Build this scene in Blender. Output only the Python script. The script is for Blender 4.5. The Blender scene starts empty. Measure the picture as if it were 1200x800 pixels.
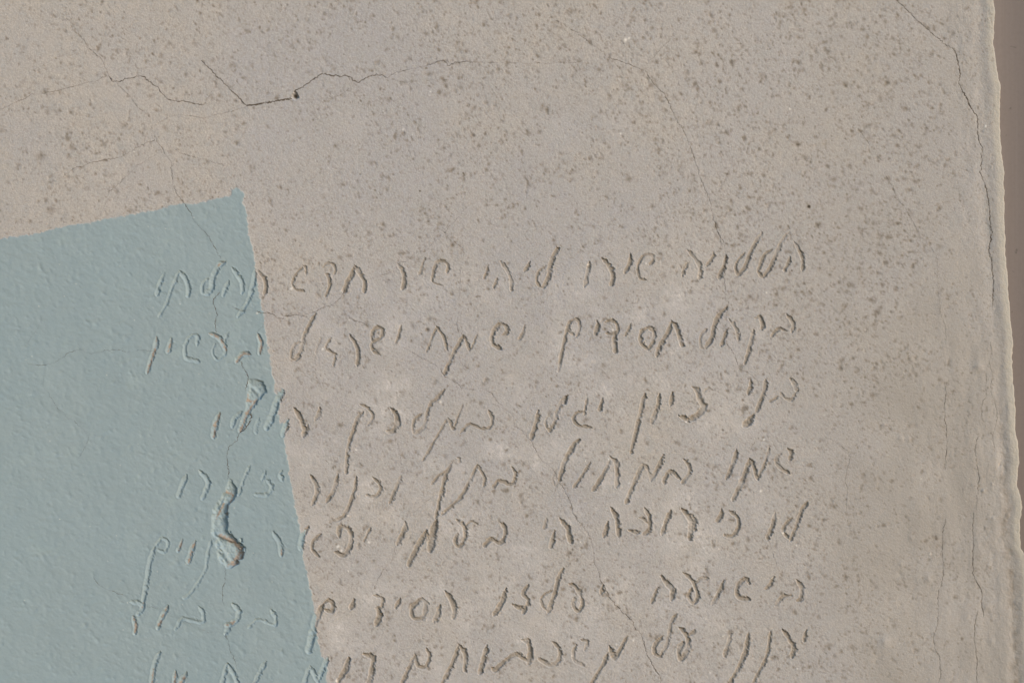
import bpy, math, random
import numpy as np

# ---------------------------------------------------------------- camera, light, exposure
scene = bpy.context.scene
coll = scene.collection
Z0 = 1.5                                   # height of the picture's centre above the ground, metres
cam_d = bpy.data.cameras.new('camera'); cam = bpy.data.objects.new('camera', cam_d); coll.objects.link(cam)
cam.location = (0, -3.0, Z0); cam.rotation_euler = (math.radians(90), 0, 0)
cam_d.sensor_width = 36; cam_d.lens = 90; cam_d.clip_start = 0.05; cam_d.clip_end = 500
scene.camera = cam

SUN_EL, SUN_AZ = 17.0, 52.0                # azimuth measured from straight behind the camera towards the right
el, az = math.radians(SUN_EL), math.radians(SUN_AZ)
world = bpy.data.worlds.new('World'); scene.world = world; world.use_nodes = True
wn = world.node_tree; wn.nodes.clear()
wo = wn.nodes.new('ShaderNodeOutputWorld'); wb = wn.nodes.new('ShaderNodeBackground'); ws = wn.nodes.new('ShaderNodeTexSky')
ws.sky_type = 'NISHITA'; ws.sun_disc = False
ws.sun_elevation = el; ws.sun_rotation = math.pi - az
ws.air_density = 1.0; ws.dust_density = 0.8; ws.ozone_density = 1.0
wb.inputs['Strength'].default_value = 0.15
wn.links.new(ws.outputs[0], wb.inputs[0]); wn.links.new(wb.outputs[0], wo.inputs[0])
sun_d = bpy.data.lights.new('sun', 'SUN'); sun = bpy.data.objects.new('sun', sun_d); coll.objects.link(sun)
sun_d.energy = 1.3; sun_d.angle = math.radians(30); sun_d.color = (1.0, 0.98, 0.965)
from mathutils import Vector
to_sun = Vector((math.cos(el) * math.sin(az), -math.cos(el) * math.cos(az), math.sin(el)))
sun.rotation_euler = to_sun.to_track_quat('Z', 'Y').to_euler(); sun.location = (2, -2, 3)
vs = scene.view_settings
vs.view_transform = 'Standard'; vs.look = 'None'; vs.gamma = 1; vs.use_curve_mapping = False
vs.exposure = 0.50

# ---------------------------------------------------------------- what is cut into the plaster (1 unit = 1 mm on the wall)
# "@ x y" origin of a block, "L name" a letter, "s width x,y ..." a stroke; t = plaster bared under the paint, f = faint
SC = 5.715
LETTERS = """
# first line
@ 760 260 first
L he
s 18 975,135 1015,200 1035,260 1030,325
s 16 948,232 935,280 908,330
L lamed
s 18 945,70 905,110 870,180 845,240 800,330 768,372
s 16 830,185 775,225 745,300 735,330 750,355 768,372
L lamed
s 18 765,75 735,110 690,190 670,240 640,310 600,360
s 14 650,205 615,240 585,290 590,330 600,360
s 28 762,72 754,88
L vav
s 21 520,225 510,290 485,340 470,378
L yod
s 16 435,205 430,240 390,295
L he
s 20 262,190 310,240 345,310 342,385
s 18 262,275 240,310 228,362
@ 560 260 first
L shin
s 14 1130,390 1090,380 1070,320 1085,260 1120,222 1160,225 1175,250 1150,285
L yod
s 24 1022,220 1020,270 985,340
L resh
s 20 828,243 875,290 900,340 905,380 890,425
L vav
s 20 748,265 740,320 715,435
L lamed
s 20 545,175 510,220 485,290 475,360 437,440
s 13 455,295 410,330 392,380 405,425 437,440
s 28 536,176 524,190
L yod
s 20 350,265 335,300 310,330
L he
s 19 150,265 200,330 225,400 225,460
s 11 130,375 105,445
L yod
s 14 70,290 60,330 42,380
@ 360 260 first
L shin
s 17 835,400 845,340 870,270 915,265 945,290 935,340
s 8 835,400 870,418 905,425
L yod
s 14 790,240 770,300 748,352
L resh
s 21 600,275 635,320 650,380 640,450
L khet
s 20 315,290 355,350 385,400 380,470
s 24 315,300 295,360 265,410 248,470
L dalet
s 13 100,310 130,285 165,280 190,320 180,350
s 16 120,345 145,380 145,440 122,500
@ 160 260 first
L shin
s 12 1110,290 1135,310 1135,350
s 11 1110,305 1060,360 1045,420 1070,455 1120,465
L tav
s 22 810,330 850,370 868,430 855,485
s 20 795,320 780,420 745,540 680,635
L he
s 19 640,310 680,360 710,410 708,480
s 20 620,395 600,440 580,495
L lamed
s 24 600,265 560,290 525,340 510,400 505,450 460,485
s 14 480,380 445,420 440,470 460,485
st 22 590,268 560,280 548,292
L tav
s 20 290,330 330,380 350,440 345,500
s 14 285,335 240,440 200,550 150,635
L yod
s 18 188,345 155,420 135,490
# second line
@ 760 360 second
L bet
s 17 925,45 960,90 970,130 960,165
s 18 925,160 880,143 850,160 825,195
L kof
s 22 710,75 745,70 765,110 760,150
s 18 705,150 680,260 645,380
L he
s 17 540,80 590,150 605,225
s 18 525,150 505,210 485,260
L lamed
s 22 528,-5 470,60 440,130 425,200 380,275
s 13 390,145 355,180 345,240 355,270 380,275
s 32 528,0 520,12
L khet
s 22 155,90 195,150 225,260
s 22 155,95 130,170 80,250 55,325
@ 560 360 second
L samekh
s 18 1145,138 1100,160 1085,200 1100,250 1140,278 1168,240 1183,170 1145,138
L yod
s 15 1025,110 1010,150 985,190
L dalet
s 17 850,100 890,90 930,110 935,160 900,180 860,175
s 22 915,170 915,240 920,305
L yod
s 22 795,90 805,120 785,180
L mem
s 16 655,205 680,150 675,95 645,85 610,110 610,155 640,185
s 16 605,110 580,220 560,320 540,430
L yod
s 14 315,120 305,160 275,220
L shin
s 21 160,190 195,165 180,120 130,125 95,190 100,245 150,280
@ 360 360 second
L mem
s 9 1140,180 1120,225 1098,280
s 13 1045,185 1062,220 1085,290
s 20 1045,190 980,310 915,450
L khet
s 16 865,130 910,190 935,285
s 12 865,135 830,220 800,300
L yod
s 14 632,120 615,180 595,238
L shin
s 17 430,225 440,160 475,135 505,150 495,200 455,225 430,250 445,295 490,318
L resh
s 19 283,185 315,230 340,300 335,390
L alef
s 12 160,205 135,245 130,280 185,320 175,390
sf 9 95,200 60,290 45,365
@ 160 360 second
L lamed
s 19 1203,40 1160,110 1125,190 1105,280 1065,355
s 14 1105,235 1065,245 1040,290 1038,340 1065,355
L bet
st 22 812,180 835,240 825,310
st 24 765,315 710,315 670,365
L ayin
st 22 485,175 540,195 580,240 600,290
s 16 620,170 600,200 590,240
s 12 530,240 510,300 540,350 575,330 600,290
L shin
s 17 405,260 410,200 390,185 350,210 325,270 335,340 415,360
L yod
st 22 235,210 225,250 212,300
L vav
st 21 135,200 130,260 100,350 72,440
# third line
@ 760 430 third
L bet
s 22 945,75 975,110 992,160
s 16 990,170 945,220 885,180
s 12 870,195 840,215 810,235
L nun
s 19 785,80 770,180 720,300
s 34 705,320 680,350 640,395
L yod
s 22 685,80 685,130 665,180
L tsadi
s 27 290,130 330,160 345,220 370,270 330,320 280,350
s 22 200,325 245,345 270,365
sf 9 250,235 285,235 330,255
s 13 365,175 400,145 430,155
L yod
s 20 160,170 155,210 148,255
L vav
s 20 75,180 60,260 20,375
@ 560 430 third
L nun
s 20 1118,180 1090,300 1060,430 1025,575
L yod
s 14 838,205 832,225 826,245
s 23 826,245 820,265 812,290
L gimel
s 14 733,210 718,280 715,320
s 15 708,298 660,310 640,350 670,390 755,405
L lamed
s 20 600,190 555,245 530,300 515,370 480,430
s 12 495,315 460,345 455,390 480,430
s 38 592,205 580,240
L vav
s 21 405,290 395,360 355,485
L kaf
s 15 70,290 95,340 85,400 30,415 -10,395 -60,385 -115,440
@ 360 430 third
L mem
s 9 1045,245 1010,330 980,420
s 14 940,345 960,375 978,420
s 11 940,345 860,480 775,625
L lamed
s 16 920,150 870,210 825,250 800,320 785,390 725,450
s 14 770,310 715,360 710,430 725,450
L bet
s 26 560,275 600,330 600,390 570,430 535,430
L kof
s 14 350,250 400,270 440,320 430,360 405,390
s 18 375,300 340,340 300,450 270,560 260,710
L yod
s 20 85,270 75,320 55,355
@ 160 430 third
L he
s 22 1055,275 1095,340 1125,420 1115,465
s 14 1148,385 1145,430
L vav
s 22 1015,350 995,410 980,460
L lamed
s 26 985,155 940,240 910,330 870,410
L yod
sf 20 820,340 805,390 800,440
L lamed
s 20 705,300 660,340 640,400
st 24 790,235 740,310 695,430
L vav
st 26 560,305 530,380 515,470
# fourth line
@ 760 510 fourth
L shin
s 20 930,90 955,120 945,165
s 17 890,120 855,150 860,190 890,225 940,250
L mem
s 14 808,80 780,180 730,290
s 20 675,155 700,200 728,290
s 22 675,160 640,270 565,435
L vav
s 20 590,95 565,190 520,290
L bet
s 18 230,155 265,190 275,250 225,320
s 20 215,295 150,240 110,290 105,320
@ 560 510 fourth
L mem
s 20 1243,130 1213,200 1158,305
s 14 1105,185 1140,230 1160,300
s 20 1105,185 1060,290 990,455
L khet
s 22 885,140 930,200 930,345
s 19 885,170 840,260 770,370
L vav
s 16 755,180 700,270 640,350
L lamed
s 22 680,25 640,70 580,180 545,300
s 28 685,30 665,42
sf 10 530,220 500,290 520,340 545,300
L bet
s 15 225,210 250,250 240,310 215,330 140,305 100,350
L tav
s 15 0,195 45,290 38,340
s 16 -3,195 -53,300 -123,420 -243,530
@ 360 510 fourth
L pe
s 12 1000,150 1022,155 1018,185
s 18 970,180 930,260 900,380 860,555
s 13 930,240 870,280 835,325
L vav
s 17 628,270 600,340 553,455
L kaf
s 16 435,275 480,320 490,365 455,410 400,400
L nun
s 18 328,275 315,370 250,530 165,580
L vav
s 18 205,260 180,360 128,445
L resh
s 21 20,265 60,330 65,390 35,465
@ 160 510 fourth
L yod
s 26 975,235 965,260 975,295
L zayin
s 16 865,240 840,295
s 17 870,295 905,340 880,395 795,395
L mem
s 14 760,200 720,290 680,400
L resh
s 23 420,235 465,280 480,330 440,425
L vav
s 22 335,265 305,340 280,410
# fifth line
@ 760 580 fifth
L lamed
s 18 1065,45 1030,90 1005,160 980,230 950,300
s 17 960,155 930,180 900,240 940,290
s 28 1068,42 1045,70
L vav
s 20 848,120 830,200 795,290
L kaf
s 19 535,100 595,150 600,210 565,270 510,270
L yod
s 20 490,90 485,130 455,175
L resh
s 26 220,90 265,140 285,190 275,295
s 24 290,130 310,185 290,250
L vav
s 20 150,100 120,170 90,265
@ 560 580 fifth
L tsadi
s 21 1115,85 1150,150 1145,230 1110,265
s 26 1010,235 1075,250
s 12 1080,150 1110,160 1135,185
L he
s 23 890,80 930,160 945,275
s 22 872,175 845,280
L he
s 25 548,155 600,220 620,315
s 21 515,240 485,350
L yod
s 16 460,155 443,225
L bet
s 21 150,180 185,230 170,300 140,320 90,295 40,340
@ 360 580 fifth
L ayin
s 19 1000,165 1050,210 1055,290 1020,345 990,310 1005,260
s 12 1060,210 1100,175 1140,195
L mem
s 34 870,160 850,220 822,375
s 24 800,235 740,340 680,470
s 15 795,240 812,280 830,330
L vav
s 23 655,175 655,220 605,330
L yod
s 13 422,220 405,260 380,310
L pe
s 21 215,285 210,230 240,208 285,240 295,310 250,400 190,380
L alef
s 17 90,260 40,310 35,360 75,410
s 21 10,205 -30,280 -45,360
@ 140 580 fifth
L resh
s 22 1030,245 1080,330 1085,400
st 18 1083,360 1085,405
L nun
s 14 615,300 590,400 570,510 480,650 430,690
L vav
st 22 508,310 480,380 462,450
L yod
st 18 420,300 408,340 390,375
L mem
s 14 235,345 285,290 325,320 300,380 260,365
s 21 235,350 205,450 180,600 155,740
st 24 160,715 152,755
# sixth line
@ 760 660 sixth
L bet
s 20 990,105 1025,160 1020,230 995,250
s 18 960,215 900,220 850,280
L yod
s 19 840,90 815,140 783,170
L shin
s 21 675,140 650,100 605,140 590,190 610,230 670,240
L vav
s 20 507,110 470,200 425,275
L ayin
s 20 230,60 290,110 320,170 330,220 300,265 270,220 290,170
s 17 315,140 350,105 400,100
L he
s 26 85,85 140,150 165,190 155,245
s 18 65,160 20,265
@ 560 660 sixth
L yod
s 20 840,145 825,200
L ayin
s 24 610,140 650,150 690,210 
s 20 690,210 700,280 670,320 640,280 650,230
L lamed
s 21 575,30 540,100 515,200 470,325
s 10 500,180 430,220 430,280 470,318
L zayin
s 18 340,140 300,200 340,250 300,330
s 24 230,275 300,305
L vav
s 23 190,165 160,260 105,345
@ 360 660 sixth
L khet
s 25 925,185 970,250 990,320 975,365
s 24 890,275 870,350 850,390
L samekh
s 21 765,235 795,270 780,350 740,370 705,350 705,290 765,235
L yod
s 18 625,230 590,295
L dalet
s 16 440,210 500,230 495,290 460,300
s 28 465,295 485,350 460,410
L yod
s 25 315,235 295,300
L mem
s 21 110,265 150,245 175,280 160,320 125,310
s 26 110,265 60,380 10,590
@ 140 660 sixth
L bet
s 18 1015,310 1050,370 1040,415
s 13 1040,415 930,375 865,430
L vav
L kaf
s 26 755,270 800,310 790,370 745,410
st 26 770,385 740,410 715,412
s 24 745,415 710,470
L bet
s 17 530,285 560,330 555,390 470,375 420,370 375,440
L vav
st 21 325,280 290,350 255,435
L dalet
s 20 70,255 130,260 155,300 120,340
st 21 90,350 110,420 100,470
# seventh line
@ 760 660 seventh
L yod
s 20 1058,445 1040,520
L resh
s 22 895,440 940,500 970,560 960,625
s 22 950,520 975,560 962,620
L nun
s 16 818,455 790,620 700,800 670,840
L nun
s 21 675,460 630,640 545,800 510,850
L vav
s 22 555,470 510,620
L ayin
s 23 205,430 255,480 265,560 220,640 205,580 230,530
s 20 270,480 310,455
L lamed
s 16 190,335 150,400 125,530 80,620
s 18 100,480 45,540 40,600 80,625
@ 560 660 seventh
L mem
s 16 1003,485 960,560 920,640
s 26 880,550 915,640
s 19 870,600 830,690 755,810
L shin
s 18 740,520 715,580
s 13 685,510 740,520
s 19 660,545 640,600 650,650 710,685
L kaf
s 20 500,525 545,570 545,640 490,680 410,640
L bet
s 26 290,510 340,530 350,600 340,670
s 22 330,655 250,610 150,680 120,715 95,700
L vav
s 24 62,545 40,640 10,735
@ 360 660 seventh
L tav
s 23 1015,540 1060,610 1055,720
s 20 1015,545 980,650 905,800 890,840
L mem
s 18 720,600 740,680 790,690 820,620 800,570
s 20 715,620 690,680 635,800 620,850
L resh
s 25 375,605 440,630 435,700 415,800 405,840
L vav
s 25 280,625 260,700 205,790
L mem
s 20 140,625 110,700 75,785
s 20 20,685 45,735 75,790
s 20 18,690 -20,800 -40,840
@ 140 660 seventh
L vav
s 21 980,655 905,800 880,845
L mem
s 24 725,670 780,760 800,840
s 20 720,670 690,800 680,840
L ayin
st 20 375,720 365,830
st 24 450,730 410,800 400,840
L lamed
s 22 275,590 240,660 215,800
st 18 228,700 213,820
"""
# cracks: (origin x, y, zoom scale, width mm at its widest, points)
CRACKS = """
0 60 4 0.55 0,275 90,232 150,205 270,185 380,155 430,142 510,117
0 60 4 1.15 510,117 540,143 650,118 690,135 740,172 775,215 810,233 880,238 920,248 958,250
0 60 4 0.42 430,0 480,45 510,117 540,143 600,200 640,255 690,300 712,345
0 60 4 0.6 712,345 730,408 775,480 800,525 808,600 820,650 865,715
0 200 4 0.75 865,155 885,190 920,245 970,300 1000,350 1035,415
0 60 4 0.45 958,250 1000,175 1030,128
0 60 4 1.2 940,45 1030,128 1090,190 1155,255
250 40 4 2.3 155,338 230,325 300,310 370,302
250 40 4 1.6 378,272 430,240 505,190 560,195 640,198
250 40 4 1.2 640,198 675,225 735,198 795,193 810,205 
250 40 4 0.85 810,205 860,180 960,157 1075,125 1100,150 1130,135 1195,130
250 40 4 0.7 0,378 60,368 155,340
250 40 4 0.35 400,308 560,300 675,225
250 40 4 0.3 810,205 900,225 1000,215 1110,210
0 60 4 0.5 1010,298 950,312 880,302 800,305 715,355
0 60 4 0.75 725,415 640,455 560,495 500,510 430,525 355,545
0 60 4 0.4 355,545 280,600 200,630
0 60 4 0.5 840,475 920,498 1000,520 1075,540
0 60 4 0.4 770,460 705,500 640,540 580,600 520,655 495,720 460,790
500 20 2.9625 0.45 0,172 55,152 90,165 130,157 250,160 380,160 490,158 560,150
500 20 2.9625 0.6 430,0 520,55 570,95 630,140
500 20 2.9625 0.85 630,140 700,165 750,183 790,235 830,280 860,345 890,390 925,480 950,560 985,645 1005,730 1030,790
500 20 2.9625 0.4 750,183 800,125 830,95 890,20
500 20 2.9625 0.4 1050,530 1030,580 1010,610
500 20 2.9625 0.45 60,750 150,650
500 20 2.9625 0.4 820,140 860,190 880,240
760 260 5.715 0.8 448,0 465,70 500,130 520,215 510,290 515,490 538,545
760 360 5.715 0.7 525,20 520,140 510,215 570,310 605,390
760 360 5.715 0.4 605,390 690,460 760,510
560 430 5.715 0.6 0,145 20,148 50,155 100,180 130,225 180,280 235,330 255,395 310,440 355,490
560 430 5.715 0.8 355,490 400,570 430,625 500,680 545,770
560 510 5.715 0.8 545,310 590,380 630,470 640,520 690,590 735,650 770,750 780,840 800,890 840,1010
560 660 5.715 0.95 840,145 900,245 970,325 1030,380 1055,440 1090,470 1130,600 1150,640 1173,680 1218,760 1228,850
360 260 5.715 0.8 -40,625 40,605 110,570 180,548 240,490 250,450
360 260 5.715 0.55 190,548 240,590 300,650 380,680 430,705
360 260 5.715 0.45 590,335 520,350 440,375 400,385
360 260 5.715 0.55 950,0 915,60 820,165 800,190 720,210 670,260 620,270
360 260 5.715 0.6 915,65 970,130 1040,180 1050,240
360 260 5.715 0.35 1030,300 1020,480 1015,620 1003,690
360 360 5.715 0.9 1003,115 1010,155 1045,185 1075,215
360 360 5.715 0.55 500,200 590,240 640,270 700,295 800,360 880,400 920,455 1000,510 1060,545 1120,545
360 430 5.715 0.4 540,200 570,260 590,450 620,560 630,680
160 260 5.715 0.9 800,600 850,610 900,615 970,650 1000,635 1060,625 1143,635
160 260 5.715 0.6 860,620 850,690 820,720 808,745
160 260 5.715 0.6 640,565 690,590 740,590 800,600
160 260 5.715 1.0 560,470 510,530 540,600 525,660 535,740
160 360 5.715 0.9 700,365 720,420 745,470 740,520 730,560
160 430 5.715 1.5 755,310 765,340 740,400 690,440
160 430 5.715 0.95 690,440 660,500 620,540 605,600 615,680 605,750
140 580 5.715 0.8 705,470 710,570 690,620 690,700 705,740
140 660 5.715 0.75 710,470 720,510 740,580 770,640 785,700
0 550 3.2 0.5 350,400 370,430 420,455 470,475
0 550 3.2 0.4 690,565 740,590 800,615
0 550 3.2 0.35 550,510 620,530 680,560
360 510 5.715 0.5 850,405 775,460 705,520 680,505 655,570
360 580 5.715 0.5 590,340 575,430 510,500 460,600 455,650
560 580 5.715 0.4 670,290 640,360 590,460
760 580 5.715 0.45 800,290 840,400 860,470 880,520
760 510 5.715 0.5 710,40 690,95 720,125 750,150
1000 0 4 0.9 200,0 270,65 340,130 400,180 430,210 480,240
1000 0 4 1.7 480,240 492,300 500,350 495,390 525,450 550,505 582,548
1000 0 4 1.1 582,548 585,650 603,700 598,800
1000 200 4 1.3 595,0 615,60 632,120 640,200 645,300 640,380 650,450 657,530 653,640
1000 200 4 0.45 145,10 180,70 210,130 270,220 320,310 385,385
1000 200 4 0.4 385,385 395,450 400,550 408,660 430,730 435,800
1000 0 4 0.4 20,600 50,640 100,710 140,760
1000 0 4 0.6 305,250 345,252 375,262
1000 400 4 0.85 440,190 430,290 430,360 440,470 430,600
1000 400 4 0.5 640,0 650,50 640,100 655,160 645,230 675,320 665,400 655,450 665,520
1000 400 4 0.5 625,150 625,240 605,290 605,380
1000 400 4 0.85 590,440 575,480 580,580 592,640 585,700 575,790
1000 600 4 1.0 565,0 560,70 565,150 560,250 570,310 600,370 605,430 612,490
1000 600 4 0.9 585,460 572,520 570,600 580,700 580,800
1000 600 4 0.75 440,20 418,120 422,280 400,390 395,520 375,600 405,690 410,760 400,800
30 350 4 0.5 0,300 40,310 100,308 140,295 210,250 260,240 300,255 370,245 430,240 480,250
30 350 4 0.3 480,250 560,240 640,262
30 350 4 0.4 95,340 80,390 105,440 165,525 250,595 290,640 290,670 245,750
30 350 4 0.3 75,95 50,150 0,215
20 20 12 0.5 690,10 800,130 870,240 940,320 980,410 1050,470 1150,560
880 380 3.64 0.5 330,480 400,530 425,560 405,640 410,720 405,800
"""
PAINT = [(-400, 345), (-60, 294), (0, 280), (35, 275), (70, 266), (100, 262), (152, 252), (190, 245), (205, 239.5), (212, 239.5), (230, 238.7), (250, 234),
 (271, 229.5), (272, 222.5), (277.5, 220), (286, 226), (285, 237.5), (290, 252.5), (291, 275), (294, 285), (298, 300), (300, 318), (303, 340),
 (305, 358), (310, 372), (309.6, 377), (314, 405), (318, 430), (321, 449), (323, 461), (325, 461), (331, 455.5), (333.5, 457.5), (328, 470), (326.5, 481),
 (328, 496), (334, 495), (337, 490.5), (338.5, 492), (333, 514), (337, 535), (340, 566), (342, 570), (349, 608), (352.5, 624),
 (358, 621), (357, 630), (354, 655), (359, 667), (364, 690), (368, 713), (371, 722), (369, 733), (372, 744), (376, 766), (381, 773), (384, 769), (385, 780), (382, 792), (384, 815), (400, 900), (430, 1250), (-400, 1250)]
EDGE = [(-400, 1170), (-60, 1168), (0, 1164), (15, 1166.5), (30, 1164.5), (60, 1165), (80, 1168), (100, 1172.5), (125, 1172), (150, 1172), (180, 1173.5),
 (200, 1177), (240, 1177), (270, 1178), (300, 1178.5), (330, 1181.5), (350, 1182), (375, 1185), (400, 1187.5), (420, 1186.5), (450, 1188), (480, 1190), (505, 1190.5),
 (525, 1194), (540, 1195), (555, 1193), (570, 1192.5), (580, 1196), (595, 1198), (610, 1196), (630, 1195), (642, 1197), (650, 1202), (680, 1206), (740, 1208), (800, 1212), (1250, 1225)]

# ---------------------------------------------------------------- noise
def vnoise(X, Y, cell, seed):
    """smooth value noise, about -1..1"""
    r = np.random.RandomState(seed)
    gx, gy = X / cell + 1000.37, Y / cell + 1000.71
    ix, iy = np.floor(gx).astype(np.int64), np.floor(gy).astype(np.int64)
    fx, fy = gx - ix, gy - iy
    fx = fx * fx * (3 - 2 * fx); fy = fy * fy * (3 - 2 * fy)
    N = 1024
    T = r.uniform(-1, 1, (N, N)).astype(np.float32)
    g = lambda a, b: T[(iy + b) % N, (ix + a) % N]
    return ((g(0, 0) * (1 - fx) + g(1, 0) * fx) * (1 - fy) + (g(0, 1) * (1 - fx) + g(1, 1) * fx) * fy)
def fbm(X, Y, cell, seed, octv=3, gain=.5):
    s = 0; a = 1; t = 0
    for k in range(octv):
        s = s + a * vnoise(X, Y, cell / 2 ** k, seed + 17 * k); t += a; a *= gain
    return s / t
def sstep(a, b, x):
    t = np.clip((x - a) / (b - a), 0, 1); return t * t * (3 - 2 * t)

# ---------------------------------------------------------------- sample grid of the plaster face
def stretch(a, b, n):
    return a + (b - a) * (np.linspace(0, 1, n, endpoint=False) ** 1.5)
us = np.concatenate([-stretch(14, 420, 30)[::-1], np.arange(-13, 140, 1.15), np.arange(140, 960, .84), np.arange(960, 1120, 1.15), np.linspace(1120, 1200, 90)])
vsn = np.concatenate([-stretch(14, 380, 30)[::-1], np.arange(-13, 262, 1.15), np.arange(262, 806, .84), stretch(807, 1200, 40)])
NU, NV = len(us), len(vsn)
U, V = np.meshgrid(us, vsn)
ey, ex = np.array(EDGE).T
EX = np.interp(vsn, ey, ex)
EX = EX + .6 * vnoise(vsn, vsn * 0, 11, 4) + 0.6 * vnoise(vsn, vsn * 0, 5, 5) + .3 * vnoise(vsn, vsn * 0, 2, 6)
X = U.copy()
w = np.clip((U - 1120) / 80, 0, 1)
X = np.where(U > 1120, 1120 + w * (EX[:, None] - 1120), U)
Y = V.copy()
H = np.zeros_like(X)
DE = EX[:, None] - X                                    # distance to the edge
tw = np.interp(vsn, [0, 150, 330, 500, 640, 800], [14, 19, 16, 14, 15, 17])[:, None]
# broad unevenness of the trowelled plaster
H += 1.6 * fbm(X, Y, 260, 11, 2) + .55 * fbm(X, Y, 60, 12, 2)

paint_w = 0
# painted rectangle (signed distance, wobbling edge)
def poly_sd(P, X, Y):
    P = np.array(P, float); inside = np.zeros(X.shape, bool); d = np.full(X.shape, 1e9)
    for (x1, y1), (x2, y2) in zip(P, np.roll(P, -1, 0)):
        dx, dy = x2 - x1, y2 - y1
        t = np.clip(((X - x1) * dx + (Y - y1) * dy) / (dx * dx + dy * dy), 0, 1)
        d = np.minimum(d, (X - x1 - t * dx) ** 2 + (Y - y1 - t * dy) ** 2)
        c = ((y1 > Y) != (y2 > Y))
        if dy != 0: inside ^= c & (X < dx * (Y - y1) / dy + x1)
    d = np.sqrt(d); return np.where(inside, d, -d)
ci = int(np.searchsorted(us, 440))
PM = np.zeros_like(X)
sd = poly_sd(PAINT, X[:, :ci], Y[:, :ci])
sd = sd + .6 * vnoise(X[:, :ci], Y[:, :ci], 7, 20) + 1.0 * vnoise(X[:, :ci], Y[:, :ci], 3.2, 21) + .8 * vnoise(X[:, :ci], Y[:, :ci], 1.6, 22)
PM[:, :ci] = sstep(-.6, .6, sd)

TEX = 1 - .9 * PM
# fine trowel grain: stronger away from the smooth paint
rgt = sstep(1000, 1120, X)
H += (.9 * fbm(X * 1.2, Y * .22, 26, 59, 3, .5)) * sstep(200, 90, DE) * sstep(150, 500, Y)
H += .28 * fbm(X, Y * .8, 5, 60, 3, .75) * sstep(tw * 2.2, tw * 1.0, DE)
H += .35 * fbm(X, Y * .5, 8, 58, 3, .6) * sstep(140, 60, DE) * sstep(300, 600, Y)
H += TEX * (.20 * fbm(X, Y, 9, 31, 3, .75) + .085 * vnoise(X, Y, 1.7, 33)) * (1 - .3 * rgt)
# orange-peel of the brushed paint, drawn out on the diagonal
XR, YR = X * .8 + Y * .6, -X * .6 + Y * .8
H += PM * (.13 * vnoise(XR, YR * 1.1, 5.5, 41) + .09 * vnoise(X * .9, Y * 1.1, 2.9, 42) + .06 * vnoise(X, Y, 1.8, 44) + .12 * fbm(X, Y * .5, 22, 45, 2) + .35 + .15 * fbm(X, Y, 14, 43, 2))

# rim along the right edge: a shallow trough, then a rounded bead, then the drop
rim = fbm(X, Y, 40, 51, 2)
H += .45 * np.exp(-((DE - tw * .45) / (tw * .38)) ** 2) * (1 + .4 * rim)
H -= (.75 + .7 * rim + .35 * sstep(300, 600, Y)) * np.exp(-((DE - tw * 1.2 - 2 * rim) / (tw * .42)) ** 2)
H += (.45 * fbm(X, Y * .6, 4.5, 56, 3, .7)) * np.exp(-((DE - tw * 1.25) / (tw * .45)) ** 2) * sstep(350, 600, Y)
H -= 1.2 * sstep(170, 10, DE) * .6
H += .5 * fbm(X, Y * .6, 9, 53, 3) * sstep(70, 40, DE) * (DE > 0) * sstep(tw * .75, tw * 1.2, DE)
H += .6 * np.exp(-((DE - 46) / 20) ** 2) * fbm(X, Y * .5, 30, 54, 2)
H -= .5 * np.clip(1 - DE / 2, 0, 1) ** 2                # rounding off at the very edge

# a few lumps and dents seen on the right and elsewhere
def dab(x, y, rx, ry, amp, arr=None, rot=0.):
    i0, i1 = np.searchsorted(vsn, [y - 3.2 * max(rx, ry), y + 3.2 * max(rx, ry)])
    pad = 3.2 * max(rx, ry) + (30 if x > 1115 else 0)
    j0, j1 = np.searchsorted(us, [x - pad, x + pad])
    if i1 <= i0 or j1 <= j0: return
    dx, dy = X[i0:i1, j0:j1] - x, Y[i0:i1, j0:j1] - y
    c, s = math.cos(rot), math.sin(rot)
    q = ((dx * c + dy * s) / rx) ** 2 + ((-dx * s + dy * c) / ry) ** 2
    (H if arr is None else arr)[i0:i1, j0:j1] += amp * np.exp(-q)
for x, y, r_, a in [(1147, 430, 5, 1.6), (1037, 498, 2, 1.0), (1056, 514, 3, .8), (1065, 515, 2, .7), (1088, 678, 4, 1.6), (1038, 752, 7, 1.6), (1036, 750, 3, .6),
                    (1090, 648, 1.3, 1.0), (1163, 567, 1.2, .9), (1152, 575, 1.8, .9), (1181, 604, 2.0, 1.1), (1164, 607, 1.5, .8), (1155, 618, 1.5, .7),
                    (1068, 630, 3, .8), (1056, 661, 3, .9), (1158, 711, 4, .9), (1162, 752, 3, .8), (1103, 605, 2, .6), (1153, 575, 2, .8), (1172, 545, 2, -1.2),
                    (1028, 772, 5, -.9), (1132, 700, 3, -.8), (1054, 672, 2.5, -1), (118, 600, 3, .5), (58, 590, 2, .6), (232, 596, 2.2, .8)]:
    dab(x, y, r_, r_ * 1.2, a * .8, rot=.3)

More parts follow.
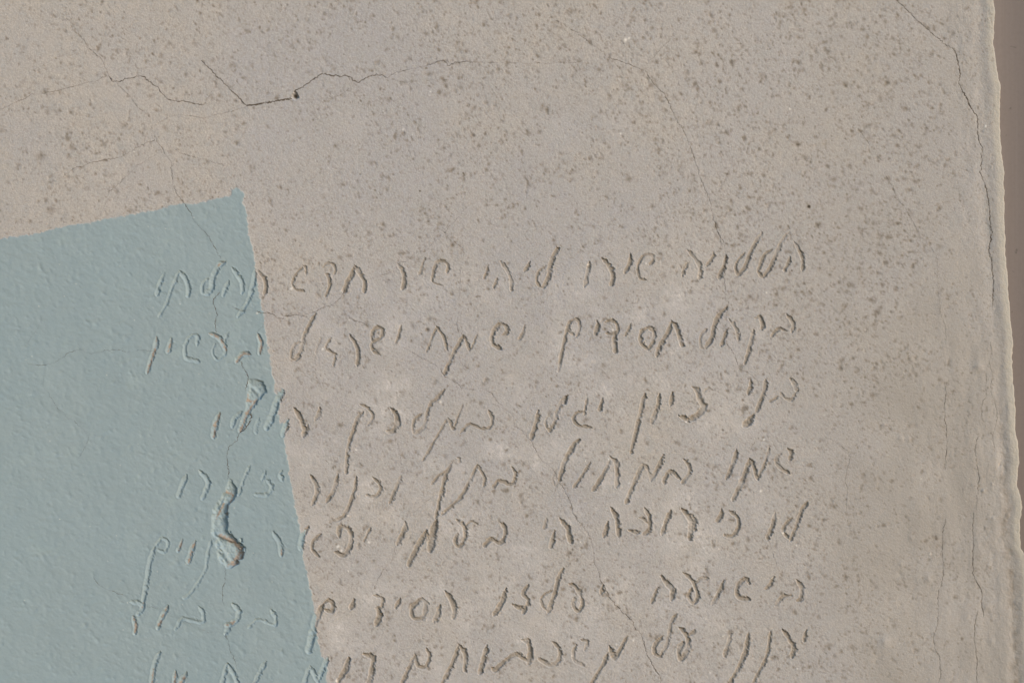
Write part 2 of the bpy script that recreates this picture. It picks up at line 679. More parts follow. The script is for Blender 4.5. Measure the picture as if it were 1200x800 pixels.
# ---------------------------------------------------------------- pits, stains, specks
DIRT = np.zeros_like(X); BARE = np.zeros_like(X); WHITE = np.zeros_like(X); TONE = np.zeros_like(X); GRV = np.zeros_like(X)
rng = np.random.RandomState(7)
CP = [(-50, 0, .45), (300, 60, .55), (600, 60, 1.2), (850, 60, 1.45), (1030, 100, 1.25), (100, 150, .6), (350, 170, .4), (600, 200, .7), (850, 200, 1.4),
      (1060, 250, 1.3), (1000, 420, 1.35), (450, 320, .45), (650, 320, .3), (800, 400, .4), (500, 470, .4), (700, 560, .35), (500, 640, .45), (900, 560, .65),
      (1000, 600, .7), (700, 700, .55), (900, 720, .6), (450, 760, .6), (1080, 550, .35), (1100, 750, .4), (1150, 300, .35), (980, 740, .8)]
cp = np.array(CP)
def dens(x, y):
    wgt = 1 / ((cp[:, 0] - x) ** 2 + (cp[:, 1] - y) ** 2 + 900.) ** 1.5
    return (wgt * cp[:, 2]).sum() / wgt.sum()
n_pit = 0
clus = vnoise(*np.meshgrid(np.arange(0, 1300, 4.), np.arange(0, 900, 4.)), 28, 77)
clus2 = vnoise(*np.meshgrid(np.arange(0, 1300, 4.), np.arange(0, 900, 4.)), 11, 78)
for k in range(40000):
    x, y = rng.uniform(-50, 1165), rng.uniform(-40, 840)
    ii, jj = min(int((y + 40) / 4), 224), min(int((x + 50) / 4), 324)
    c = clus[ii, jj] * .9 + clus2[ii, jj] * .8
    if rng.rand() > .9 * (dens(x, y) + .08) * (.85 + .85 * c): continue
    s = .7 + rng.gamma(2.0, .42)
    s = min(s * 1.1, 3.1)
    if x > 1120: s *= .7
    a = rng.uniform(.16, .72) * (.7 + .12 * s)
    rot = rng.normal(1.1, .8); e = rng.uniform(.5, .95)
    dab(x, y, s, s * e, -rng.uniform(.03, .15) * s, rot=rot)
    dab(x, y, s * 1.0, s * e * 1.0, a, DIRT, rot=rot)
    n_pit += 1
for k in range(30000):                                  # faint small flecks
    x, y = rng.uniform(-20, 1165), rng.uniform(-20, 820)
    ii, jj = min(int((y + 40) / 4), 224), min(int((x + 50) / 4), 324)
    if rng.rand() > .62 * (.45 + dens(x, y)) * (1 + .8 * clus[ii, jj] + .6 * clus2[ii, jj]): continue
    s = rng.uniform(.7, 1.4); rot = rng.normal(1.1, .6); e = rng.uniform(.45, .9)
    dab(x, y, s * 1.2, s * e, -rng.uniform(.02, .12), rot=rot)
    dab(x, y, s * 1.2, s * e, rng.uniform(.3, .85), DIRT, rot=rot)
for k in range(420):                                    # tiny deep pores
    x, y = rng.uniform(380, 1150), rng.uniform(0, 800)
    if rng.rand() > dens(x, y) / 1.5: continue
    dab(x, y, .55, .55, 1.5, DIRT); dab(x, y, .6, .6, -.6)
for x, y, s, a in [(145, 147, 5, .55), (47, 184, 6, .65), (60, 246, 5, .75), (948, 242, 1.7, 5), (755, 607, 1.4, 4), (903, 317, .9, 3), (928, 317, .9, 3), (543, 203, 1, 3), (544, 205, 1, 2), (492, 224, 1., 3), (1119, 700, 2.2, 1), (125, 188, 1.5, 1.5), (393, 171, 2.6, 1.), (570, 199, 2.6, 1.0),
                   (737, 210, 4, .9), (70, 130, 2.5, .9), (185, 226, 3, 1.1), (399, 498, 3.4, 1.), (457, 517, 3.2, .9), (593, 575, 4, .8), (500, 560, 2, .8), (438, 746, 3, .8), (341, 575, 1, .6),
                   (632, 155, 3, .9), (702, 82, 3, 1), (546, 60, 3, .9), (815, 98, 3, 1), (410, 300, 2.8, .8), (472, 297, 2.5, .9), (1000, 420, 2, 1), (935, 410, 2.4, 1.)]:
    dab(x, y, s, s * .85, a, DIRT); dab(x, y, s * .7, s * .6, -.2)
for x, y, s in [(733, 47, 2.6), (737, 45, 1.6), (727, 157, 1.3), (925, 128, 1.3), (935, 152, .6), (1155, 148, 1.6), (384, 197, .8), (472, 152, 1), (483, 158, 1), (504, 108, 1), (503, 112, .8), (301, 367, 1.3),
                (137, 195, 1.1), (157, 178, .8), (227, 255, .6), (341, 338, 2.4), (399, 341, 1.4), (409, 375, 1.2), (378, 409, 2), (516, 471, 1.8), (417, 527, 1.4), (408, 604, 1.4), (432, 635, 1.8),
                (396, 640, 2.6), (400, 645, 1.6), (737, 566, 1.3), (891, 575, 1.8), (865, 561, 1), (856, 585, .9), (827, 725, 1), (713, 538, 1.4), (686, 540, 1.1), (875, 491, 1.3), (895, 515, 1.3), (804, 494, 1.2),
                (689, 310, 1.5), (757, 309, 1.4), (718, 387, 1.4), (717, 373, 1.2), (918, 624, 1.8), (776, 615, 1.4), (804, 617, 1.2), (837, 697, 1.4), (847, 745, 1.2), (934, 783, 1.2), (742, 750, 1.6), (680, 635, 1),
                (725, 637, 1.), (722, 755, 1.3), (670, 768, 1), (933, 639, 1.1), (394, 797, 2), (1090, 649, 1.3), (1079, 561, .9), (520, 600, 1.2), (408, 669, 1), (842, 643, 1), (898, 343, 1.2), (832, 788, 1)]:
    dab(x, y, s * .62, s * .8, 1.0, WHITE, rot=.6); dab(x, y, s, s, .35)
for k in range(260):
    x, y = rng.uniform(0, 1160), rng.uniform(0, 800)
    dab(x, y, .5, .5, rng.uniform(.3, .8), WHITE)
# slow drifts of the plaster's own colour: minus = greyer, plus = warmer
for x, y, r_, a in [(60, 60, 220, .8), (330, 90, 60, -.5), (470, 220, 160, -.75), (430, 60, 90, -.6), (620, 60, 150, .5), (900, 80, 200, .35), (1000, 300, 120, -.1), (520, 420, 180, -.5), (700, 300, 130, -.3),
                    (330, 300, 70, .7), (450, 610, 90, .1), (400, 720, 70, .3), (1130, 650, 130, .9), (1100, 480, 90, .6), (1020, 120, 60, -.2), (60, 230, 90, .4), (1150, 100, 60, .4)]:
    dab(x, y, r_, r_, a, TONE)
# pale lime bloom
BLOOM = np.zeros_like(X)
for x, y, rx, ry, a in [(455, 458, 18, 14, 1.), (478, 450, 10, 7, .7), (450, 480, 12, 10, .6), (470, 405, 14, 8, .5), (700, 458, 16, 8, .6), (600, 485, 6, 12, .5), (712, 455, 9, 5, .6), (640, 330, 16, 9, .4), (705, 366, 16, 5, .5),
                        (585, 360, 18, 6, .35), (780, 350, 30, 20, .45), (820, 320, 22, 12, .4), (920, 420, 12, 10, .6), (800, 350, 60, 30, .3), (890, 575, 22, 22, .4), (400, 745, 26, 18, .8), (640, 735, 50, 18, .5),
                        (620, 750, 20, 10, .5), (570, 660, 30, 20, .4), (450, 700, 26, 18, .5), (800, 635, 40, 20, .6), (830, 725, 30, 16, .6), (820, 600, 40, 60, .35), (860, 470, 40, 60, .3), (320, 480, 6, 60, .4), (350, 560, 12, 40, .4),
                        (1034, 752, 9, 8, .7), (1145, 115, 6, 20, .3), (720, 140, 18, 16, .25), (660, 155, 24, 22, .25), (420, 150, 22, 20, .2)]:
    dab(x, y, rx, ry, a * .8, BLOOM, rot=.4)
BLOOM *= (.62 + 1.35 * fbm(X, Y, 20, 61, 4, .65)).clip(0, 2.2)
zone = np.exp(-((X - 620) / 330) ** 4 - ((Y - 560) / 270) ** 4)                    # lime cloud round the writing
BLOOM += zone * (1.5 * fbm(X, Y, 40, 62, 6, .75) - .06).clip(0, 1) * .8
TONE += .55 * fbm(X, Y, 70, 63, 4, .6) + .35 * zone * fbm(X, Y, 22, 64, 3, .6)

# ---------------------------------------------------------------- carving
def catmull(P, step=1.2):
    P = np.array(P, float)
    if len(P) == 2:
        n = max(2, int(np.hypot(*(P[1] - P[0])) / step)); return P[0] + (P[1] - P[0]) * np.linspace(0, 1, n + 1)[:, None]
    Q = np.vstack([2 * P[0] - P[1], P, 2 * P[-1] - P[-2]]); out = []
    for i in range(1, len(Q) - 2):
        n = max(2, int(np.hypot(*(Q[i + 1] - Q[i])) / step))
        t = np.linspace(0, 1, n, endpoint=False)[:, None]
        out.append(.5 * ((2 * Q[i]) + (-Q[i - 1] + Q[i + 1]) * t + (2 * Q[i - 1] - 5 * Q[i] + 4 * Q[i + 1] - Q[i + 2]) * t * t + (-Q[i - 1] + 3 * Q[i] - 3 * Q[i + 1] + Q[i + 2]) * t ** 3))
    out.append(P[-1:]); return np.vstack(out)
LH = np.array([.93, -.37])                                # towards the light (right, a little up); cuts are shaped deeper on this side
RAG = (vnoise(X, Y, 1.9, 71) * .75 + vnoise(X, Y, 3.6, 72) * .5 + .35 * vnoise(X, Y, 1.1, 73))
WEAR = sstep(.0, .55, fbm(X, Y, 18, 74, 3, .6))                # places where the writing has weathered away
LID = np.full(X.shape, -1, np.int32); LDEP = np.zeros_like(X); CUT = np.zeros_like(X); LIP = np.zeros_like(X)
def carve(pts, width, lid, flags='', gouge=False):
    """one tool stroke: steep ragged wall on the right, smoother slope on the left"""
    P = catmull(pts); n = len(P)
    L = np.concatenate([[0], np.cumsum(np.hypot(*np.diff(P, axis=0).T))])
    r0 = width / 2
    jig = np.interp(L, np.arange(0, L[-1] + 6, 3.), rng.uniform(.85, 1.18, int((L[-1] + 6) // 3) + 2)[:len(np.arange(0, L[-1] + 6, 3.))])
    R = r0 * jig * np.clip(np.minimum(.28 + L / (3.2 * r0), .62 + (L[-1] - L) / (2.2 * r0)), .2, 1)
    m = 2.6 * r0 + 2
    i0, i1 = np.searchsorted(vsn, [P[:, 1].min() - m, P[:, 1].max() + m]); j0, j1 = np.searchsorted(us, [P[:, 0].min() - m, P[:, 0].max() + m])
    if i1 - i0 < 2 or j1 - j0 < 2: return
    x, y = X[i0:i1, j0:j1], Y[i0:i1, j0:j1]
    best = np.full(x.shape, 1e9); bx = np.zeros_like(x); by = np.zeros_like(x); br = np.ones_like(x)
    for k in range(n - 1):
        ax, ay = P[k]; dx, dy = P[k + 1] - P[k]; ll = dx * dx + dy * dy + 1e-9
        t = np.clip(((x - ax) * dx + (y - ay) * dy) / ll, 0, 1)
        ex_, ey_ = x - ax - t * dx, y - ay - t * dy
        rr = R[k] + t * (R[k + 1] - R[k]); q = np.sqrt(ex_ ** 2 + ey_ ** 2) / rr
        mk = q < best
        best = np.where(mk, q, best); bx = np.where(mk, ex_, bx); by = np.where(mk, ey_, by); br = np.where(mk, rr, br)
    s = (bx * LH[0] + by * LH[1]) / br
    pm = PM[i0:i1, j0:j1]; rg = RAG[i0:i1, j0:j1]
    right = sstep(-.1, .5, s)
    amp = np.clip(1.35 / br, .2, .85)
    q = best / (1 + amp * rg * (.25 + .95 * right) + .28 * (1 - right) * pm)
    fa = np.clip(1 - q ** 4.5, 0, 1) ** .8 * np.clip(1 + .22 * s, .2, 1.5)          # square-bottomed cut in bare plaster
    fb = np.clip(1 - q ** 2.2, 0, 1) ** .62 * np.clip(1 + .40 * s, .2, 1.5)          # paint has softened the left slope
    f = fa * (1 - pm) + fb * pm
    D = (.56 * r0 if not gouge else .55 * r0) + .1
    if 'f' in flags: D *= .4
    D = D * (1 - .12 * pm)
    wear = WEAR[i0:i1, j0:j1] * (1 - .6 * pm)
    dep = D * f * (1 + .34 * rg) * (1 - .55 * wear)
    C = CUT[i0:i1, j0:j1]; up = dep > C
    C[up] = dep[up]
    lip = .11 * min(r0, 2.2) * np.exp(-((q - 1.22) / .26) ** 2) * (1 + .1 * pm) * (1 + .9 * rg * right)
    LIP[i0:i1, j0:j1] = np.maximum(LIP[i0:i1, j0:j1], np.where(q > .9, lip, 0))
    lm = (f > .25) & (dep > LDEP[i0:i1, j0:j1])
    LID[i0:i1, j0:j1][lm] = lid; LDEP[i0:i1, j0:j1][lm] = dep[lm]
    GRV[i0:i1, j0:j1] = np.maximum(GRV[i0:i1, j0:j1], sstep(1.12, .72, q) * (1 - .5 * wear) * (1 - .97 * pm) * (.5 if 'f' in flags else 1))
    if 't' in flags:
        BARE[i0:i1, j0:j1] = np.maximum(BARE[i0:i1, j0:j1], sstep(.8, .3, best + .8 * rg + .3 * np.abs(s - .25)) * .9)

pieces = []                                               # (kind, label)
ox = oy = 0; line = 'first'
for ln in LETTERS.strip().splitlines():
    tk = ln.split()
    if not tk or tk[0] == '#': continue
    if tk[0] == '@': ox, oy, line = float(tk[1]), float(tk[2]), tk[3]
    elif tk[0] == 'L': pieces.append(('carved_letter', 'Hebrew cursive letter %s cut in the %s line' % (tk[1], line)))
    else:
        pts = [(ox + float(a.split(',')[0]) / SC, oy + float(a.split(',')[1]) / SC) for a in tk[2:]]
        carve(pts, float(tk[1]) / SC * (1.3 if pts[0][0] > 300 + (pts[0][1] - 230) * .14 else 1.12) + .35, len(pieces) - 1, tk[0][1:])
def hollow(rows, label, tan, step=None):
    """a piece of plaster broken out: easy slope on the left, ragged steep wall on the right"""
    pieces.append(('broken_hollow', label)); lid = len(pieces) - 1
    ry, xl, xr, dd = np.array(rows, float).T
    i0, i1 = np.searchsorted(vsn, [ry[0], ry[-1]]); j0, j1 = np.searchsorted(us, [xl.min() - 6, xr.max() + 6])
    x, y = X[i0:i1, j0:j1], Y[i0:i1, j0:j1]
    L_ = np.interp(y, ry, xl) + .8 * vnoise(x, y, 5, 201); R_ = np.interp(y, ry, xr) + 1.5 * vnoise(x, y, 3.5, 202) + .8 * vnoise(x, y, 1.6, 203)
    t = (x - L_) / np.maximum(R_ - L_, 1.)
    t = t + .10 * vnoise(x, y, 5, 207) + .06 * vnoise(x, y, 2.2, 208)
    prof = sstep(-.03, .22, t) * .72 + sstep(.30, .80, t) * .28
    prof = prof * sstep(1.03, .90, t)
    dep = .78 * np.interp(y, ry, dd) * prof * (1 + .30 * fbm(x, y, 7, 204, 3, .7)) + (.9 * np.abs(fbm(x, y, 5, 205, 3, .6)) - .2) * sstep(.3, .7, prof)
    for (ax, ay, bx_, by_, hh, wd) in (step or []):
        l2 = (bx_ - ax) ** 2 + (by_ - ay) ** 2; tt = np.clip(((x - ax) * (bx_ - ax) + (y - ay) * (by_ - ay)) / l2, 0, 1)
        dep = dep - hh * np.exp(-((x - ax - tt * (bx_ - ax)) ** 2 + (y - ay - tt * (by_ - ay)) ** 2) / wd ** 2) * (prof > .2)
    C = CUT[i0:i1, j0:j1]; up = dep > C; C[up] = dep[up]
    LID[i0:i1, j0:j1][(prof > .15)] = lid
    for pts, wd in tan:
        P = catmull(pts, .8)
        dmin = np.min(np.stack([(x - a) ** 2 + (y - b) ** 2 for a, b in P]), 0) ** .5
        B = BARE[i0:i1, j0:j1]; B[:] = np.maximum(B, sstep(1.25, .35, dmin / wd + .8 * RAG[i0:i1, j0:j1]) * (prof > .1) * .9)
hollow([(560, 269, 270, 0), (566, 266, 274, 2.5), (572, 264, 278, 4.5), (579, 261, 279, 5.5), (584, 258, 274, 6), (592, 254, 269, 6), (600, 249, 267, 6), (610, 247, 266, 6), (620, 247, 268, 5.5), (626, 248, 270, 5),
        (631, 251, 279, 6), (638, 252, 284, 6.5), (648, 254, 286, 6.5), (655, 257, 284, 6), (661, 261, 278, 5), (666, 265, 270, 1)], 'long hollow broken out of the blue paint, bare plaster showing inside',
       [([(263, 575), (272, 580), (270, 588)], 1.6), ([(262, 590), (257, 600), (253, 607)], 1.3), ([(258, 627), (268, 632), (277, 638), (283, 645), (283, 653), (275, 660), (267, 661)], 2.5), ([(267, 592), (266, 604)], 1.1), ([(280, 648), (277, 656), (270, 660)], 3.4)],
       [(254, 626, 272, 634, 2.2, 2.2), (258, 596, 263, 584, 1.4, 1.6), (258, 640, 266, 655, 1.6, 2.5)])
hollow([(444, 291, 300, .5), (447, 290, 308, 2.4), (452, 289, 314, 3.8), (458, 290, 313, 4.4), (464, 289, 307, 4), (470, 288, 302, 3.4), (477, 288, 297, 2.4), (484, 287, 293, .5)], 'chipped bowl in the blue paint with bare plaster at its foot',
       [([(289, 461), (290, 468), (294, 470)], 2.0), ([(300, 468), (293, 478), (285, 492)], 1.3)], [(296, 455, 303, 462, 1.2, 2)])
hollow([(106.5, 345, 346.5, 1), (109, 343.5, 348, 3), (112, 342, 348.5, 4), (115, 341, 349, 4), (117, 345, 347, 1)], 'small dark chip where two cracks meet', [])
dab(345.6, 113, 1.6, 1.7, 1.6, DIRT)
H += LIP * (CUT < .05)
H -= CUT
CHIP = (CUT > .05)
DIRT += (.22 + .8 * (fbm(X, Y * .7, 6, 57, 3, .7) + .25)).clip(0, 1) * np.exp(-((DE - tw * 1.22) / (tw * .42)) ** 2) * sstep(380, 620, Y)
DIRT *= (1 - PM) * (1 - .7 * CHIP)
dab(345.8, 112.5, 2.0, 2.6, 2.6, DIRT); dab(347, 114, 1.2, 1.6, 1.2, DIRT)  # chip darkened by colour so the hole does not show as a highlight

# ---------------------------------------------------------------- cracks
crack_lines = []
for ln in CRACKS.strip().splitlines():
    tk = ln.split(); cx, cy, sc_, wd = map(float, tk[:4])
    pts = [(cx + float(a.split(',')[0]) / sc_, cy + float(a.split(',')[1]) / sc_) for a in tk[4:]]
    P = catmull(pts, 1.3)
    d = np.gradient(P, axis=0); nrm = np.stack([-d[:, 1], d[:, 0]], 1); nrm /= np.linalg.norm(nrm, axis=1)[:, None] + 1e-9
    j = rng.normal(0, .42, len(P)); j = j + np.convolve(rng.normal(0, .9, len(P)), np.ones(5) / 5, 'same')
    j[0] = j[-1] = 0
    P = P + nrm * j[:, None]
    crack_lines.append((P, nrm, wd))
    if wd >= .5:                                        # lips of the crack sink a little
        for k in range(len(P) - 1):
            dab(P[k][0], P[k][1], .9, .9, -.10 * wd)

# ---------------------------------------------------------------- world coordinates
def W(px, py, h):
    return np.stack([(px - 600) / 1000., -h / 1000., (400 - py) / 1000. + Z0], -1)
POS = W(X, Y, H)
# the return of the edge: extra columns that turn round the rim and run back to the wall behind
ret = []
for k, (dx, dh) in enumerate([(.1, .8), (-.1, 2.5), (-.4, 6), (-.8, 12), (-1.4, 20), (-2, 27)]):
    ret.append(W(EX + dx, vsn, H[:, -1] - dh))
POSX = np.concatenate([POS, np.stack(ret, 1)], 1)
NX = POSX.shape[1]
def ext(a): return np.concatenate([a, np.repeat(a[:, -1:], NX - NU, 1)], 1)
C1 = np.stack([ext(PM), ext(np.clip(DIRT, 0, 2.6)), ext(BARE * PM)], -1)
C2 = np.stack([ext(TONE), ext(np.clip(WHITE, 0, 1)), ext(GRV)], -1)
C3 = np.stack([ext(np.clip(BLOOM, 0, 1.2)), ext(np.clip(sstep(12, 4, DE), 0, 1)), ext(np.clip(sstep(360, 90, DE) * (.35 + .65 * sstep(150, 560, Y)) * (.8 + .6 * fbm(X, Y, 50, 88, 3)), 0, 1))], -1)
du = np.gradient(POSX, axis=1); du[:, :NU] = np.gradient(POS, axis=1); dv = np.gradient(POSX, axis=0)
NRM = np.cross(dv, du); NRM /= np.linalg.norm(NRM, axis=-1, keepdims=True) + 1e-12
if NRM[NV // 2, NU // 2, 1] > 0: NRM = -NRM

idx = np.arange(NV * NX).reshape(NV, NX)
Q = np.stack([idx[:-1, :-1], idx[1:, :-1], idx[1:, 1:], idx[:-1, 1:]], -1).reshape(-1, 4)
def ctr(a): return (a[:-1, :-1] + a[1:, :-1] + a[1:, 1:] + a[:-1, 1:]).reshape(-1) / 4
lidf = np.concatenate([LID, np.full((NV, NX - NU), -1, np.int32)], 1)
F = np.full(len(Q), -3, np.int32)                        # -3 plaster, -2 paint, -1 rim, >= 0 pieces
F[ctr(ext(PM)) > .5] = -2
colx = np.tile(np.arange(NX - 1), NV - 1)
defm = ctr(ext(DE)) < ctr(ext(np.repeat(tw * 1.0, NU, 1)))
F[(colx >= NU - 1) | defm] = -1
lf = lidf[:-1, :-1].reshape(-1)
F[lf >= 0] = lf[lf >= 0]

P_ = POSX.reshape(-1, 3); N_ = NRM.reshape(-1, 3); A1 = C1.reshape(-1, 3); A2 = C2.reshape(-1, 3); A3 = C3.reshape(-1, 3)
def mesh_from(name, faces, mat, parent, origin=None):
    v, inv = np.unique(faces.ravel(), return_inverse=True)
    me = bpy.data.meshes.new(name)
    me.vertices.add(len(v)); me.loops.add(faces.size); me.polygons.add(len(faces))
    co = P_[v]; org = np.zeros(3) if origin is None else origin
    me.vertices.foreach_set('co', (co - org).astype(np.float32).ravel())
    me.loops.foreach_set('vertex_index', inv.astype(np.int32).ravel())
    me.polygons.foreach_set('loop_start', np.arange(0, faces.size, 4, dtype=np.int32))
    me.update(calc_edges=True)
    me.polygons.foreach_set('use_smooth', np.ones(len(faces), bool))
    for nm, A in (('wear', A1), ('tint', A2), ('lime', A3)):
        at = me.attributes.new(nm, 'FLOAT_VECTOR', 'POINT'); at.data.foreach_set('vector', A[v].astype(np.float32).ravel())
    at = me.attributes.new('custom_normal', 'FLOAT_VECTOR', 'POINT'); at.data.foreach_set('vector', N_[v].astype(np.float32).ravel())
    me.materials.append(mat)
    o = bpy.data.objects.new(name, me); coll.objects.link(o); o.location = org; o.parent = parent
    return o

# ---------------------------------------------------------------- materials
def new_mat(name):
    m = bpy.data.materials.new(name); m.use_nodes = True; nt = m.node_tree; b = nt.nodes['Principled BSDF']; return m, nt, b
def mixc(nt, fac, a, b, mode='MIX'):
    n = nt.nodes.new('ShaderNodeMix'); n.data_type = 'RGBA'; n.blend_type = mode; n.clamp_factor = True
    for s, v in ((0, fac), (6, a), (7, b)):
        if hasattr(v, 'is_linked') or hasattr(v, 'links'): nt.links.new(v, n.inputs[s])
        elif isinstance(v, tuple): n.inputs[s].default_value = (*v, 1)
        else: n.inputs[s].default_value = v
    return n.outputs[2]
def mth(nt, op, a, b=0., c=None):
    n = nt.nodes.new('ShaderNodeMath'); n.operation = op
    for s, v in enumerate((a, b) if c is None else (a, b, c)):
        if hasattr(v, 'links'): nt.links.new(v, n.inputs[s])
        else: n.inputs[s].default_value = v
    return n.outputs[0]
def rng_(nt, v, a, b, c=0., d=1.):
    n = nt.nodes.new('ShaderNodeMapRange'); nt.links.new(v, n.inputs[0])
    for i, q in enumerate((a, b, c, d)): n.inputs[i + 1].default_value = q
    return n.outputs[0]
def noise(nt, vec, scale, detail=2., rough=.5):
    n = nt.nodes.new('ShaderNodeTexNoise'); n.inputs['Scale'].default_value = scale; n.inputs['Detail'].default_value = detail; n.inputs['Roughness'].default_value = rough
    nt.links.new(vec, n.inputs['Vector']); return n.outputs[0]

wall_m, nt, bs = new_mat('painted_plaster')
geo = nt.nodes.new('ShaderNodeNewGeometry'); pos = geo.outputs['Position']
def attr(nm):
    a = nt.nodes.new('ShaderNodeAttribute'); a.attribute_name = nm
    s = nt.nodes.new('ShaderNodeSeparateXYZ'); nt.links.new(a.outputs['Vector'], s.inputs[0]); return s.outputs
paint, dirt, bare = attr('wear'); tone, white, grv = attr('tint'); lime, rimm, nearrim = attr('lime')
n1 = noise(nt, pos, 9, 4, .6); n2 = noise(nt, pos, 60, 3, .6); n3 = noise(nt, pos, 420, 2, .6); n4 = noise(nt, pos, 1100, 1, .5); n5 = noise(nt, pos, 190, 3, .65)
GREY, WARM = (.398, .392, .414), (.450, .420, .396)
tfac = mth(nt, 'ADD', mth(nt, 'MULTIPLY', tone, .6), rng_(nt, n1, .32, .68, 0., 1.))
col = mixc(nt, tfac, GREY, WARM)
col = mixc(nt, rng_(nt, n2, .42, .72), col, (.392, .388, .392))
col = mixc(nt, mth(nt, 'MULTIPLY', rng_(nt, n5, .50, .70), .62), col, (.365, .340, .312))
col = mixc(nt, rng_(nt, n3, .5, .72, 0, .75), col, (.34, .315, .285))
col = mixc(nt, rng_(nt, n3, .48, .25, 0, .4), col, (.54, .50, .46))
col = mixc(nt, rng_(nt, n4, .38, .62, 0, .38), col, (.33, .308, .28))
col = mixc(nt, mth(nt, 'MULTIPLY', mth(nt, 'MULTIPLY', lime, mth(nt, 'MULTIPLY', rng_(nt, n5, .38, .62, .35, 1.45), rng_(nt, n3, .35, .6, .55, 1.1))), .78), col, (.59, .565, .555))
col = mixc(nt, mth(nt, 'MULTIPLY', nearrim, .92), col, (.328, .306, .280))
col = mixc(nt, mth(nt, 'MULTIPLY', rimm, .6), col, (.45, .42, .36))
d_ = mth(nt, 'MULTIPLY', mth(nt, 'SUBTRACT', dirt, .08), .92)
col = mixc(nt, mth(nt, 'MINIMUM', d_, .80), col, (.20, .17, .137))
col = mixc(nt, mth(nt, 'MULTIPLY', mth(nt, 'SUBTRACT', dirt, 1.2), .9), col, (.06, .05, .04))
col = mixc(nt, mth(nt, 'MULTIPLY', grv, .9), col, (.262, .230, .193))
blue = mixc(nt, rng_(nt, n2, .35, .7), (.245, .322, .358), (.262, .335, .370))
blue = mixc(nt, rng_(nt, n1, .35, .7, 0, .5), blue, (.282, .340, .358))
blue = mixc(nt, rng_(nt, n3, .4, .7, 0, .35), blue, (.255, .33, .36))
blue = mixc(nt, rng_(nt, n4, .35, .7, 0, .2), blue, (.35, .43, .435))
blue = mixc(nt, rng_(nt, noise(nt, pos, 26, 4, .6), .58, .75, 0, .4), blue, (.33, .405, .41))
col = mixc(nt, paint, col, blue)
bcol = mixc(nt, rng_(nt, n3, .35, .65), (.34, .272, .218), (.25, .20, .162))
col = mixc(nt, bare, col, bcol)
col = mixc(nt, mth(nt, 'MULTIPLY', white, .85), col, (.80, .77, .73))
nt.links.new(col, bs.inputs['Base Color'])
nt.links.new(mth(nt, 'SUBTRACT', .92, mth(nt, 'MULTIPLY', paint, .22)), bs.inputs['Roughness'])
bs.inputs['Specular IOR Level'].default_value = .25
b1 = nt.nodes.new('ShaderNodeBump'); b1.inputs['Strength'].default_value = .5
nt.links.new(mth(nt, 'SUBTRACT', 1., mth(nt, 'MULTIPLY', paint, .72)), b1.inputs['Strength'])
b1.inputs['Distance'].default_value = .00045
nt.links.new(mth(nt, 'ADD', mth(nt, 'MULTIPLY', n3, 1.0), mth(nt, 'MULTIPLY', n4, .5)), b1.inputs['Height'])
nt.links.new(b1.outputs[0], bs.inputs['Normal'])

crack_m, nt, bs = new_mat('crack_shade')  # dark brown colour stands in for the shade inside deep cracks
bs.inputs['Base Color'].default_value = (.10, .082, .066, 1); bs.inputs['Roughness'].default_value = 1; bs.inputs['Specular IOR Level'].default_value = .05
back_m, nt, bs = new_mat('dark_smooth_paint')
geo = nt.nodes.new('ShaderNodeNewGeometry'); pos = geo.outputs['Position']
mp = nt.nodes.new('ShaderNodeMapping'); nt.links.new(pos, mp.inputs[0]); mp.inputs['Scale'].default_value = (60, 1, .9)
st = noise(nt, mp.outputs[0], 3, 4, .6)
c = mixc(nt, rng_(nt, st, .3, .7), (.150, .127, .120), (.168, .143, .135))
c = mixc(nt, rng_(nt, noise(nt, pos, 260, 2, .6), .45, .75, 0, .35), c, (.13, .11, .103))
c = mixc(nt, rng_(nt, noise(nt, pos, 90, 2, .5), .70, .76, 0, .8), c, (.09, .075, .07))
nt.links.new(c, bs.inputs['Base Color']); bs.inputs['Roughness'].default_value = .6; bs.inputs['Specular IOR Level'].default_value = .3

# ---------------------------------------------------------------- objects
root = bpy.data.objects.new('inscribed_panel', None); coll.objects.link(root); root.location = (0, .03, 0)
root['label'] = 'speckled grey plaster panel with carved Hebrew cursive lines and a pale blue painted patch'
root['category'] = 'carved panel'
bpy.context.view_layer.update()
holder_off = np.array([0, .03, 0])
def part(name, faces, label=None):
    ce = P_[faces.ravel()].mean(0) if len(faces) < 20000 else holder_off * 1.0
    o = mesh_from(name, faces, wall_m, None, ce)
    o.parent = root; o.location = ce - holder_off
    if label: o['label'] = label
    return o
part('plaster_face', Q[F == -3], 'bare speckled grey-beige plaster surface')
part('paint_patch', Q[F == -2], 'pale blue paint over the lower left of the plaster')
part('rounded_edge', Q[F == -1], 'lumpy rounded right edge of the plaster')
order = np.argsort(F, kind='stable'); Fs = F[order]
for k, (nm, lab) in enumerate(pieces):
    a, b = np.searchsorted(Fs, [k, k + 1])
    if b - a < 4: continue
    part(nm, Q[order[a:b]], lab)

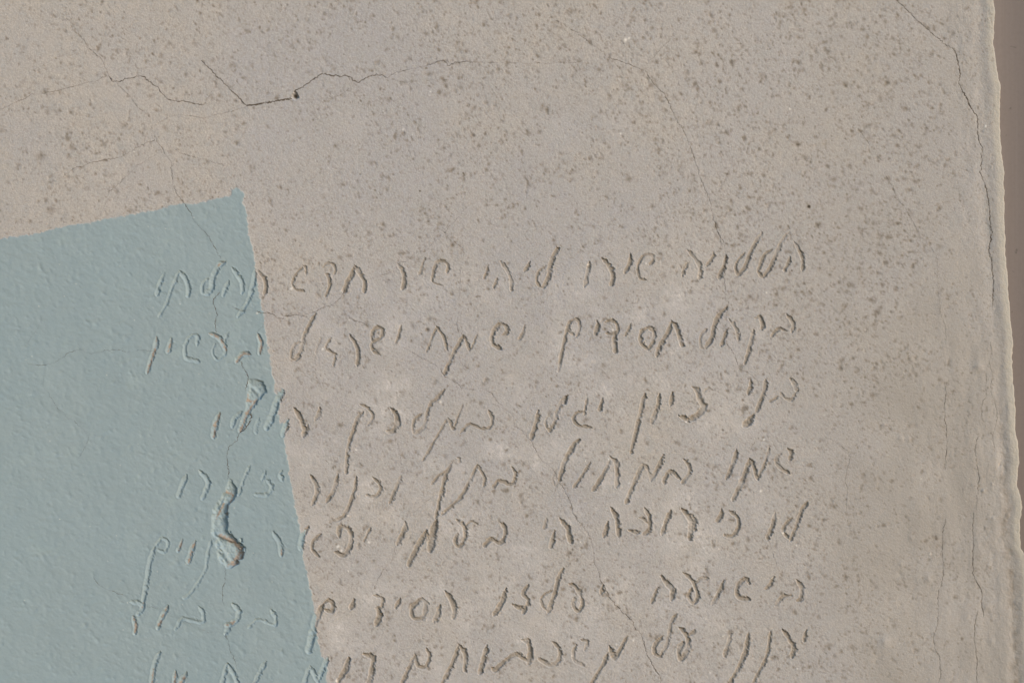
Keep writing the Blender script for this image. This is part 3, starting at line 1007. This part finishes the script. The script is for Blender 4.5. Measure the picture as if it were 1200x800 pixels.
def h_at(x, y):
    i = np.clip(np.searchsorted(vsn, y) - 1, 0, NV - 2); row = X[i]
    j = int(np.clip(np.searchsorted(row, x) - 1, 0, NU - 2))
    return max(H[i, j], H[i + 1, j], H[i, j + 1], H[i + 1, j + 1])
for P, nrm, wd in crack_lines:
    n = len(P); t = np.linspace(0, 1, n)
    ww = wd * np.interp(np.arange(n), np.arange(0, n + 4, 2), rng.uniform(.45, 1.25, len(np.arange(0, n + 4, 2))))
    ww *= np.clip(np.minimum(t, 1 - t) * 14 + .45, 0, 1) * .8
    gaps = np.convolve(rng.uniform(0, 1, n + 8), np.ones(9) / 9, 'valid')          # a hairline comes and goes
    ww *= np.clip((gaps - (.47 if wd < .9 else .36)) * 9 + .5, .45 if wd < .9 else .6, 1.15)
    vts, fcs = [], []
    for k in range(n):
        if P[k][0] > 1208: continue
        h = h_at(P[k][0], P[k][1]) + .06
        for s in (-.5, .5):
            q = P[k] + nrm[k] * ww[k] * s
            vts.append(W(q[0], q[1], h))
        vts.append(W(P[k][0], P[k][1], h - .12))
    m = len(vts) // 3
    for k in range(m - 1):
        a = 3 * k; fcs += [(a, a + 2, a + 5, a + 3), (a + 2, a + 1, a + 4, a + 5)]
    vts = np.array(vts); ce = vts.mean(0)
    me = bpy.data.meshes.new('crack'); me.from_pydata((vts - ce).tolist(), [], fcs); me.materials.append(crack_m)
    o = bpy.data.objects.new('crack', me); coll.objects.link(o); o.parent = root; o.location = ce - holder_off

# the smooth dark surface behind the plaster's right edge, gently hollow
vts, fcs = [], []
cols = [(900, -16), (1130, -9), (1150, -12), (1165, -15.6), (1175, -17.5), (1185, -18.9), (1195, -19.8), (1205, -20.3), (1220, -20.6), (1300, -20.6), (1900, -20.6)]
for x, h in cols:
    for y in (-500, 400, 1300): vts.append(tuple(W(np.float64(x), np.float64(y), h)))
for k in range(len(cols) - 1):
    for r_ in range(2):
        a = 3 * k + r_; fcs.append((a, a + 1, a + 4, a + 3))
me = bpy.data.meshes.new('background_wall'); me.from_pydata(vts, [], fcs); me.materials.append(back_m)
for p in me.polygons: p.use_smooth = True
bw = bpy.data.objects.new('background_wall', me); coll.objects.link(bw); bw['kind'] = 'structure'
print('grid', NV, NX, 'faces', len(Q), 'pits', n_pit, 'pieces', len(pieces))
